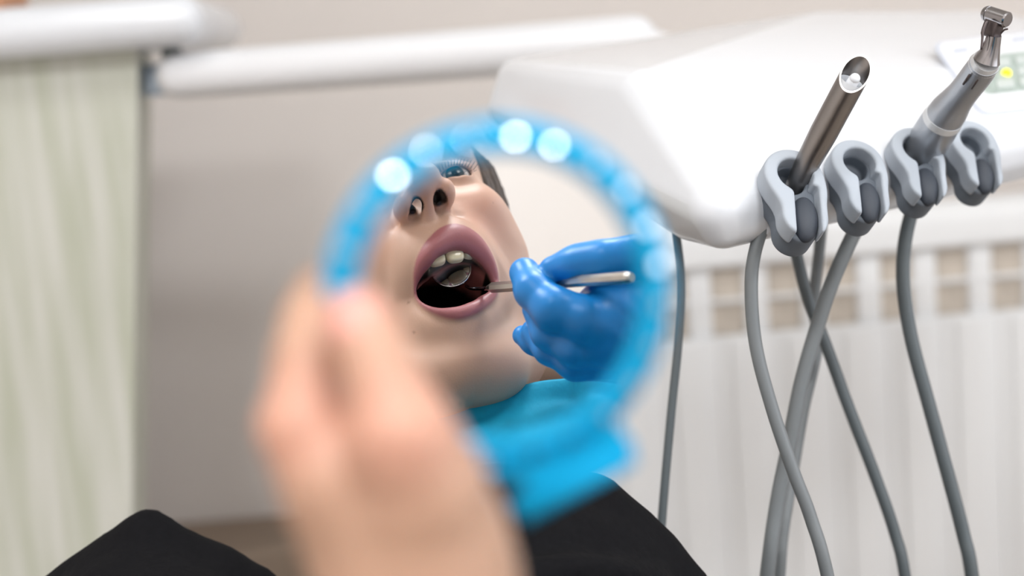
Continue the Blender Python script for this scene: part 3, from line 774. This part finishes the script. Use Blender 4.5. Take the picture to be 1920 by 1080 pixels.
# taupe low cabinet in front of the wall
lc0, lc1 = P(330, 1015, 2.10), P(1000, 862, 2.42)
bm = bmesh.new()
zt0, zt1 = lc0[2], lc0[2]
vs, fs = box_vf((-1.32, 1.93, 0), (-.05, WY-.002, .0), .0)
lowz = .70
pts = [(-1.30, 1.93), (-.22, 2.32), (-.22, WY-.003), (-1.30, WY-.003)]
vs = np.array([[x_, y_, z_] for z_ in (0, P(450, 975, 2.15)[2]-.10) for (x_, y_) in pts]); fs = [[3, 2, 1, 0], [4, 5, 6, 7]] + [[i, (i+1) % 4, 4+(i+1) % 4, 4+i] for i in range(4)]
o = mk('low_cabinet', vs, fs, M_dado, smooth=False); bv = o.modifiers.new('b', 'BEVEL'); bv.width = .012; bv.segments = 3
tag(o, 'low taupe cabinet against the cream wall behind the raised knee', 'cabinet')

# ------------------------------------------------------------------ radiator on the back wall
M_rad = mat('radiator_enamel', srgb(232, 234, 236), rough=.35, noise=.01, nscale=10)
M_slot = mat('radiator_core', srgb(206, 196, 184), rough=.7, noise=.2, nscale=30)
rad = empty('radiator', (0, 0, 0))
r0 = P(1600, 480, 2.02); pitch = .082
yaw = math.radians(4); cy_, sy_ = math.cos(yaw), math.sin(yaw)
def RW(p):      # radiator-local (x along, y depth away from viewer, z up from its top line) -> world
    p = np.asarray(p, float); return np.stack([r0[0]+p[:, 0]*cy_-p[:, 1]*sy_, r0[1]+p[:, 0]*sy_+p[:, 1]*cy_, r0[2]+p[:, 2]], 1)
rad.location = RW([[0.2, .05, -.62]])[0]
g = pitch*.5
lower, fin = [], []
lower.append(box_vf((-g*.995, -.006, -.60), (g*.995, .010, -.098), .002))
lower.append(box_vf((-g*.55, -.011, -.60), (g*.55, .0, -.102), .0045, 5))
_cp = [(-.014+.026*(1-math.cos(a_)), .038+.028*math.sin(a_)) for a_ in np.linspace(0, PI/2, 8)] + [(.05, .066), (.075, .055), (.075, .0), (-.006, .0), (-.012, .006)]
cap_ = (np.array([[x_, y_, z_] for x_ in (-g*.999, g*.999) for (y_, z_) in _cp]), [list(range(13))[::-1], [13+i for i in range(13)]] + [[i, (i+1) % 13, 13+(i+1) % 13, 13+i] for i in range(13)])
vert_ = box_vf((g*.12, .004, -.100), (g*.985, .05, .01), .006, 4)
hz_ = box_vf((-g, .003, -.052), (g, .03, -.046), .001)
core_ = box_vf((-g, .012, -.60), (g, .06, .02), 0)
proto = None
for i in range(-7, 9):
    if proto is None:
        off = np.array([i*pitch, 0, 0])
        vs, fs = core_; proto = [mk('section', RW(vs+off), fs, M_slot, rad, smooth=False)]
        for nm, (vs, fs) in (('front_plate', merge(lower)), ('top_cap', cap_), ('upright', vert_), ('crossbar', hz_)):
            proto.append(mk(nm, RW(vs+off), fs, M_rad, proto[0], sharp=35))
    else:
        dv = Vector((cy_*pitch, sy_*pitch, 0))*(i+7)
        s_ = proto[0].copy(); scene.collection.objects.link(s_); s_.parent = rad; s_.location = Vector(proto[0].location)+dv
        for c_ in proto[1:]:
            k_ = c_.copy(); scene.collection.objects.link(k_); k_.parent = s_
for xx in (-7*pitch, 8*pitch):
    mk('wall_bracket', RW(box_vf((xx-.01, .06, -.5), (xx+.01, (WY-r0[1]-.002-max(xx*sy_, 0))-.002, -.46))[0]), box_vf((0, 0, 0), (1, 1, 1))[1], M_rad, rad, smooth=False)
vs, fs = tube_vf(RW(np.array([[-6*pitch, .03, -.60], [-6*pitch, .03, -r0[2]+.0]])), .012, 14); mk('pipe', vs, fs, M_rad, rad)
tag(rad, 'white sectional radiator with a row of taupe slots, behind the hanging hoses', 'radiator')

# ------------------------------------------------------------------ dental delivery unit
unit = empty('delivery_unit', P(1500, 440, 1.0)); tag(unit, 'white dental instrument console with grey holders and keypad, above hanging hoses', 'dental console')
corners = [(PC(975, 152, 1.22), .020), (PC(1212, 192, 1.0), .024), (PC(1345, 385, .875), .020), (PC(1355, 412, .88), .018),
           (PC(1300, 400, .92), .018), (PC(955, 205, 1.22), .018), (PC(1280, 104, 1.30), .02), (PC(1530, 70, 1.36), .024), (PC(1840, 70, 1.42), .026), (PC(1560, 130, 1.42), .02),
           (PC(2330, 172, 1.24), .022), (PC(2330, 195, 1.26), .020), (PC(2200, 130, 1.42), .024)]
bm = bmesh.new()
for c_, r_ in corners:
    for v in sphere_vf(c_, r_, 28, 16)[0]: bm.verts.new(C2W(v))
bmesh.ops.remove_doubles(bm, verts=bm.verts, dist=1e-5)
res = bmesh.ops.convex_hull(bm, input=bm.verts); bmesh.ops.delete(bm, geom=list({*res['geom_interior'], *res['geom_unused']} & set(bm.verts)), context='VERTS')
bm.verts.index_update(); vs = np.array([v.co[:] for v in bm.verts]); fs = [[v.index for v in f.verts] for f in bm.faces]; bm.free()
body = mk('console_body', vs, fs, M_white, unit, sharp=35)
# the keypad lies on the console's sloping top: take that facet's plane from the mesh
from mathutils.bvhtree import BVHTree
bvh = BVHTree.FromPolygons([tuple(v) for v in vs], fs)
_ray = Vector(P(1905, 140, 1.0)-CAM).normalized(); hit = bvh.ray_cast(Vector(CAM), _ray)
tn = np.array(hit[1]); tn = tn if tn @ (CAM-np.array(hit[0])) > 0 else -tn; tp0 = np.array(hit[0])
def onplane(px, py, lift=0.0):
    ray = P(px, py, 1.0)-CAM; s = ((tp0+tn*lift-CAM) @ tn)/(ray @ tn); return CAM + s*ray
def plate(name, pix, t, m_, par, z0=-.0006, bev=0.0):
    n_ = len(pix); vs = np.array([onplane(*q)+tn*h for h in (z0, t) for q in pix])
    fs = [list(range(n_))[::-1], [n_+i for i in range(n_)]] + [[i, (i+1) % n_, n_+(i+1) % n_, n_+i] for i in range(n_)]
    return fixn(mk(name, vs, fs, m_, par, smooth=False))
def rounded(pts, r, n=6):
    out = []; p = np.array(pts, float)
    for i in range(len(p)):
        a, b, c = p[i-1], p[i], p[(i+1) % len(p)]
        u = (a-b)/np.linalg.norm(a-b); v = (c-b)/np.linalg.norm(c-b)
        for t in np.linspace(0, 1, n): out.append((1-t)**2*(b+u*r)+2*t*(1-t)*b+t*t*(b+v*r))
    return out
M_pgrey = mat('pale_grey_print', srgb(196, 202, 214), rough=.4); M_key = mat('grey_green_keys', srgb(176, 190, 184), rough=.5, noise=.25, nscale=160)
outl = rounded([(1745, 82), (2090, 40), (2150, 180), (1838, 218)], 22)
inl = [np.array(q)*.96+np.array([1955, 130])*.04 for q in outl]
plate('keypad_border', outl, .0006, M_pgrey, unit); plate('keypad', inl, .0011, mat('keypad_film', srgb(230, 232, 236), rough=.3), unit)
kp = rounded([(1800, 130), (1880, 104), (2080, 84), (2110, 150), (1850, 180)], 10)
plate('key_field', kp, .0016, M_key, unit)
for (a, b) in ((1785, 95), (1835, 88), (1895, 74), (1960, 66)): plate('key_caption', rounded([(a, b), (a+28, b-4), (a+30, b+4), (a+2, b+8)], 2, 3), .0015, M_pgrey, unit)
for i in range(5):
    for j in range(3):
        x_, y_ = 1858+i*44+j*4, 116+j*20-i*5; plate('key', rounded([(x_, y_), (x_+32, y_-3), (x_+35, y_+11), (x_+3, y_+14)], 3, 3), .0024, mat('key_cap', srgb(196, 204, 202), rough=.5), unit) if not (i == 0 and j == 1) else None
M_led = mat('yellow_lamp', srgb(250, 250, 20), rough=.4, emit=(srgb(255, 250, 10), 1.4))
lp = onplane(1887, 138, .002); vs, fs = sphere_vf(lp, .0037, 16, 10); o = mk('indicator_light', vs, fs, M_led, unit); o['label'] = 'yellow indicator light'

def bdepth(px, py):
    h = bvh.ray_cast(Vector(CAM), Vector(P(px, py, 1.0)-CAM).normalized())[0]
    return float((np.array(h)-CAM) @ CF) if h is not None else 9
# holders along the front rim
M_rub = mat('grey_rubber', srgb(168, 176, 186), rough=.55, noise=.04, nscale=40); M_mrub = mat('mid_rubber', srgb(104, 112, 122), rough=.6, noise=.06, nscale=40); M_drub = mat('dark_rubber', srgb(58, 64, 74), rough=.6, noise=.1, nscale=40)
AX = PC(1603, 140, .83)-PC(1487, 352, .868); AX /= np.linalg.norm(AX)
def holder(cx, cy, d, s):
    c = PC(cx, cy, d)
    A = AX*np.array([1, 1, 1]); A = np.array([.18, -.84, .50]); A /= np.linalg.norm(A)
    Bv = np.array([1.0, .28, .10]); Bv -= (Bv @ A)*A; Bv /= np.linalg.norm(Bv); Cv = np.cross(A, Bv)
    if Cv[2] < 0: Cv = -Cv
    _p = math.radians(15); Bv, Cv = Bv*math.cos(_p)-Cv*math.sin(_p), Cv*math.cos(_p)+Bv*math.sin(_p)
    M_ = np.array([Bv, A, Cv], np.float32)
    def loc(p): return ((p-c.astype(np.float32)) @ M_.T)/np.float32(s)
    def shape2(q, g_=0.0):
        x_, z_ = q[:, 0], q[:, 2]
        c1 = np.sqrt(x_**2+z_**2)-(.0200-g_)
        zc = np.clip(z_, -.030, -.014); c2 = np.sqrt((x_-.0055)**2+(z_-zc)**2)-(.0150-g_)
        return smin(c1, c2, .010)
    def ring(p):
        q = loc(p)
        d_ = smax(shape2(q), np.abs(q[:, 1])-.0080, .0025)
        hole = np.sqrt((q[:, 0]-.001)**2+(q[:, 2]-.001)**2)-.0118
        slot = smax(np.abs(q[:, 0]-.0075)-.0082, q[:, 2]+.006, .002)
        return smax(d_, -smin(hole, slot, .004), .002)*s
    def liner(p):
        q = loc(p)
        d_ = smax(shape2(q, .0022), np.abs(q[:, 1]+.0125)-.0105, .003)
        return smax(d_, -smax(np.sqrt((q[:, 0]-.001)**2+(q[:, 2]-.002)**2)-.0100, -(q[:, 1]+.0130), .002), .002)*s
    def pad(p):
        q = loc(p)
        return smax(ell(q, (.0080, -.002, -.027), (.0086, .0085, .0165)), shape2(q, .0008), .002)*s
    r_ = .055*s
    for nm, fn, mm_ in (('holder_ring', ring, M_rub), ('holder_liner', liner, M_mrub), ('holder_pad', pad, M_drub)):
        vs, fs = poly(fn, c-r_, c+r_, .0009); w_ = C2W(vs); o = mk(nm, w_, outward(w_, fs), mm_, unit)
        o['label'] = {'holder_ring': 'light grey holder ring', 'holder_liner': 'mid grey holder cup', 'holder_pad': 'dark grey holder pad'}[nm]
HOLD = [(a_, b_, min(bdepth(a_, b_), bdepth(a_, b_-40)+.03)-.019, s_) for (a_, b_, s_) in ((1482, 340, .96), (1602, 316, .90), (1712, 290, .88), (1818, 274, .86))]
for hcfg in HOLD: holder(*hcfg)
# white barrel of the rim between the holders
vs, fs = tube_vf(C2W(np.array([PC(1400, 396, .890), PC(1512, 366, .932), PC(1630, 338, .985), PC(1740, 308, 1.035), PC(1850, 282, 1.08), PC(2100, 222, 1.19)])), .0200, 28, sub=6)
mk('rim_barrel', vs, fs, M_white, unit)
# swing arm behind
a0, a1 = PC(335, 144, 1.72), PC(1185, 78, 1.62)
def arm_sdf(p):
    d = cap(p, a0, a1, .040, .040)
    q = p.copy(); d = smax(d, np.abs(p[:, 1]-(a0[1]+(p[:, 0]-a0[0])*(a1[1]-a0[1])/(a1[0]-a0[0])))-.030, .01)
    return d - .0
vs, fs = poly(lambda p: smin(cap(p, a0, a1, .0255, .030), cap(p, a0+[0, 0, .002], a1+[0, 0, .0], .026), .005), np.minimum(a0, a1)-.06, np.maximum(a0, a1)+.06, .004)
w_ = C2W(vs); arm = mk('support_arm', w_, outward(w_, fs), M_arm, unit)
vs, fs = tube_vf(C2W(np.array([PC(1190, 84, 1.62), PC(1300, 120, 1.58), PC(1450, 150, 1.42)])), .024, 20, sub=5); mk('arm_elbow', vs, fs, M_arm, unit)
j0 = P(322, 105, 1.72); vs, fs = tube_vf([j0+[0, 0, -.02], j0+[0, 0, .012]], .012, 16); o = mk('arm_pivot', vs, fs, mat('pivot_grey', srgb(90, 98, 96), rough=.5), unit)
j1 = P(130, 150, 1.95); vs, fs = tube_vf([[j1[0]-.05, j1[1]+.08, .0], [j1[0]-.05, j1[1]+.08, j1[2]]], .03, 20)
# column stands on the floor behind the cabinet
col = mk('support_column', np.array(vs), fs, M_arm, unit)
vs, fs = tube_vf([[j1[0]-.05, j1[1]+.08, j1[2]-.01], list(P(330, 146, 1.73))], .02, 16); mk('arm_link', vs, fs, mat('pale_blue_enamel', srgb(190, 205, 222), rough=.4), unit)

# ------------------------------------------------------------------ instruments in the holders
syr = empty('handpiece', P(1487, 352, .868)); tag(syr, 'plain steel cylindrical handpiece with open cut end in the first grey holder', 'handpiece')
M_tube = mat('satin_steel', srgb(150, 146, 144), rough=.32, metal=1.0, noise=.05, nscale=30)
p0, p1 = P(1476, 376, .882), P(1604, 138, .835); ax_ = (p1-p0); L_ = np.linalg.norm(ax_); d = ax_/L_
tilt = P(1700, 90, .70)-p1; tilt /= np.linalg.norm(tilt)
a, b, _ = frame_of(d); vs, fs = [], []; ns = 48
rt = .0085
rows = [(-.010, .0035), (0, .0046), (.012, .0062), (.028, .0076), (.05, rt), (L_*.6, rt*1.0), (L_, rt)]
nd_ = d*.35 + (CAM-p1)/np.linalg.norm(CAM-p1)*.65; nd_ /= np.linalg.norm(nd_)
def ringpts(s, r, cut=False):
    o_ = []
    for j in range(ns):
        th = 2*PI*j/ns; q = p0 + s*d + r*(math.cos(th)*a+math.sin(th)*b)
        if cut: q = q - d*(((q-p1) @ nd_)/(d @ nd_))
        o_.append(q)
    return o_
for s, r in rows: vs += ringpts(s, r, s == L_)
vs += ringpts(L_, rt-.0009, True); vs += ringpts(L_-.018, rt-.0012)
for i in range(len(rows)+1):
    for j in range(ns): k = (j+1) % ns; fs.append([i*ns+j, i*ns+k, (i+1)*ns+k, (i+1)*ns+j])
fs.append(list(range(ns))[::-1]); fs.append([(len(rows)+1)*ns+j for j in range(ns)])
mk('steel_sleeve', np.array(vs), fs, M_tube, syr, sharp=40)
vs, fs = tube_vf([p1-d*.0175, p1-d*.0050], rt-.0014, 32, cap=False); mk('sleeve_lining', vs, fs, M_white, syr)
vs, fs = tube_vf([p1-d*.02, p1-d*.008-CU*.0012, p1-d*.003+(nd_*.0050)-CU*.0022], [.0036, .0036, .0033], 16); mk('nozzle', vs, fs, M_white, syr)
vs, fs = sphere_vf(p1-d*.003+nd_*.0050-CU*.0022, .0033, 14, 8); mk('nozzle_tip', vs, fs, M_white, syr)

cah = empty('contra_angle_handpiece', P(1716, 300, .965)); tag(cah, 'grey contra-angle handpiece with metal head and clip in the third holder', 'handpiece')
M_satin = mat('satin_grey', srgb(172, 176, 182), rough=.35, metal=.75, noise=.05, nscale=30)
M_ring = mat('pale_ring', srgb(214, 216, 218), rough=.3, metal=.4)
M_head = mat('head_steel', srgb(160, 158, 160), rough=.22, metal=1.0, noise=.05); M_hdark = mat('dark_steel', srgb(92, 84, 84), rough=.4, metal=.8)
def through(nm, pts, rad, m_, seg=36, sub=6):
    vs, fs = tube_vf(C2W(np.array([PC(*q) for q in pts])), rad, seg, sub=sub); return mk(nm, vs, fs, m_, cah, sharp=50)
through('motor', [(1706, 318, .965), (1716, 298, .955), (1743, 262, .935), (1768, 222, .915)], [.0085, .0125, .0132, .0134, .0134, .0128], M_satin)
through('motor_ring', [(1766, 226, .916), (1772, 217, .912)], [.0131, .0126], M_ring, sub=0)
through('waist', [(1771, 219, .913), (1790, 193, .901), (1812, 166, .887), (1835, 136, .873), (1846, 119, .864)], [.0124, .0119, .0104, .0095, .0094, .0096, .0094, .0090], M_satin)
through('collar', [(1844, 122, .866), (1850, 113, .861)], [.0094, .0080], M_ring, sub=0)
through('neck', [(1850, 114, .861), (1858, 92, .857), (1864, 66, .853)], [.0082, .0064, .0050, .0044], M_head)
hd0, hd1 = PC(1850, 25, .858), PC(1890, 38, .846)
vs, fs = lathe_vf([(-.0015, .0038), (0, .0047), (.0015, .0048), (.0017, .0044), (.0022, .0048), (np.linalg.norm(hd1-hd0)-.0008, .0048), (np.linalg.norm(hd1-hd0), .0040)], hd0, hd1-hd0, 32)
mk('head', C2W(vs), fs, M_head, cah, sharp=30)
hx = (hd1-hd0)/np.linalg.norm(hd1-hd0); hz = PC(1862, 80, .855)-PC(1870, 32, .852); hz -= (hz @ hx)*hx; hz /= np.linalg.norm(hz); hy = np.cross(hx, hz)
vs, fs = box_vf((-.0055, -.0040, .001), (.0045, .0040, .0125), .0012); M3 = np.array([hx, hy, hz])
hc = (hd0+hd1)/2; mk('head_block', C2W(hc+vs @ M3), fs, M_hdark, cah, sharp=40)
vs, fs = tube_vf(C2W(np.array([PC(1850, 40, .850), PC(1843, 58, .850), PC(1842, 72, .850), PC(1840, 93, .850)])), [.0014, .0011, .0008, .0007], 10, sub=5); mk('clip_bar', vs, fs, M_hdark, cah)
vs, fs = tube_vf(C2W(np.array([PC(1839, 93, .850), PC(1848, 75, .850), PC(1852, 66, .851)])), .0005, 8); mk('clip_wire', vs, fs, M_hdark, cah)
vs, fs = tube_vf(C2W(np.array([PC(1877, 62, .850), PC(1883, 56, .848), PC(1890, 54, .847)])), .0006, 8, sub=4); mk('hook', vs, fs, M_hdark, cah)
for (q1, q2) in (((1806, 158, .873), (1818, 140, .865)), ((1822, 166, .873), (1834, 148, .865))):
    vs, fs = tube_vf(C2W(np.array([PC(*q1), PC(*q2)])), .0007, 8); mk('grip_groove', vs, fs, M_hdark, cah)

# ------------------------------------------------------------------ hoses
M_hose = mat('grey_hose', srgb(112, 117, 120), rough=.45, noise=.04, nscale=30); M_hose2 = mat('dark_grey_hose', srgb(84, 92, 96), rough=.45, noise=.04, nscale=30)
def hose(pts, r, m_, label):
    P3 = [P(*q) for q in pts]
    e = P3[-1]; dd = P3[-1]-P3[-2]; dd /= np.linalg.norm(dd)
    P3 += [e+dd*.10+np.array([0, .02, -.04]), e+dd*.15+np.array([.02, .06, -.16])]
    vs, fs = tube_vf(P3, r, 18, sub=10); o = mk('instrument_hose', vs, fs, m_)
    tag(o, label, 'hose', 'hoses hanging from the console')
hose([(1262, 395, .97), (1268, 440, .97), (1277, 530, .97), (1272, 640, .97), (1257, 790, .97), (1240, 990, .97), (1236, 1100, .97)], .0030, M_hose2, 'dark thin hose hanging nearest the blue mirror rim, left of the others')
hose([(1448, 405, .885), (1425, 440, .885), (1409, 520, .885), (1416, 640, .885), (1446, 760, .885), (1486, 880, .885), (1520, 970, .885), (1556, 1100, .885)], .0042, M_hose, 'grey hose from the left end of the holders, curving right and crossing in front')
hose([(1478, 400, 1.0), (1492, 470, 1.0), (1515, 560, 1.0), (1550, 650, 1.0), (1590, 760, 1.0), (1640, 890, 1.0), (1678, 1000, 1.0), (1700, 1100, 1.0)], .0042, M_hose2, 'darker hose running straight down to the right, behind the crossing')
hose([(1543, 395, 1.04), (1536, 470, 1.04), (1526, 570, 1.04), (1532, 650, 1.03), (1506, 770, 1.02), (1484, 900, 1.01), (1468, 1000, 1.0), (1460, 1100, 1.0)], .0042, M_hose, 'grey hose hanging behind the second holder, lowest part beside the leaning hose')
hose([(1632, 385, .95), (1600, 440, .95), (1560, 530, .95), (1530, 620, .95), (1502, 720, .95), (1480, 830, .95), (1456, 950, .95), (1436, 1100, .95)], .0050, M_hose, 'thick grey hose sloping down to the left from the second holder')
hose([(1735, 345, .99), (1712, 390, .99), (1696, 460, .99), (1694, 540, .99), (1710, 640, .99), (1742, 760, .99), (1780, 900, .99), (1806, 1000, .99), (1825, 1100, .99)], .0048, M_hose2, 'grey hose hanging from the third holder, right of all others')

# ------------------------------------------------------------------ dental chair under the patient
ch = empty('dental_chair', C2W([.06, .40, -.60])); tag(ch, 'taupe upholstered dental chair with headrest carrying the patient', 'dental chair')
M_lea = mat('taupe_leather', srgb(150, 125, 105), rough=.5, noise=.08, nscale=60, bump=.2)
hb = HW([[0, -.145, .02]])[0] ; hb2 = HW([[0, -.125, -.10]])[0]
hc_ = (np.array([hb, hb2]) - CAM) @ BAS.T
hw0, hw1 = RF(PC(985, 735, .985)), RF(PC(1135, 716, .985))
vs, fs = poly(lambda p: smin(cap(p, hw0, hw1, .027), smin(cap(p, hc_[0]-[.09, 0, .012], hc_[0]+[.09, 0, -.012], .034), cap(p, hc_[1]-[.13, 0, .01], hc_[1]+[.13, 0, -.01], .034), .05), .02), np.minimum(hc_.min(0)-.19, np.minimum(hw0, hw1)-.05), np.maximum(hc_.max(0)+.19, np.maximum(hw0, hw1)+.05), .004)
w_ = C2W(vs); mk('headrest', w_, outward(w_, fs), M_lea, ch)
def slab(p, pts, hw, th):
    d = None
    for i in range(len(pts)-1):
        a, b = np.array(pts[i]), np.array(pts[i+1])
        e = cap(np.stack([np.sign(p[:, 0]-(a[0]+b[0])/2)*np.maximum(np.abs(p[:, 0]-(a[0]+b[0])/2)-hw, 0)+(a[0]+b[0])/2, p[:, 1], p[:, 2]], 1).astype(np.float32), a, b, th)
        d = e if d is None else np.minimum(d, e)
    return d
vs, fs = poly(lambda p: slab(p, [(.17, -.17, -.44), (.10, .36, -.61)], .19, .035), (-.2, -.3, -.75), (.5, .45, -.3), .007); w_ = C2W(vs); mk('backrest', w_, outward(w_, fs), M_lea, ch)
vs, fs = poly(lambda p: slab(p, [(.08, .36, -.61), (.0, .80, -.46)], .19, .035), (-.3, .25, -.75), (.4, .95, -.3), .007); w_ = C2W(vs); mk('seat', w_, outward(w_, fs), M_lea, ch)
vs, fs = poly(lambda p: slab(p, [(.0, .82, -.46), (-.06, 1.30, -.69)], .18, .032), (-.35, .70, -.85), (.3, 1.42, -.3), .007); w_ = C2W(vs); mk('leg_rest', w_, outward(w_, fs), M_lea, ch)
bc = C2W([.06, .42, -.64]); vs, fs = lathe_vf([(0, .30), (.04, .30), (.06, .26), (.08, .12), (bc[2]-.02, .10)], [bc[0], bc[1], 0], (0, 0, 1), 40); mk('pedestal', vs, fs, M_white, ch, sharp=40)
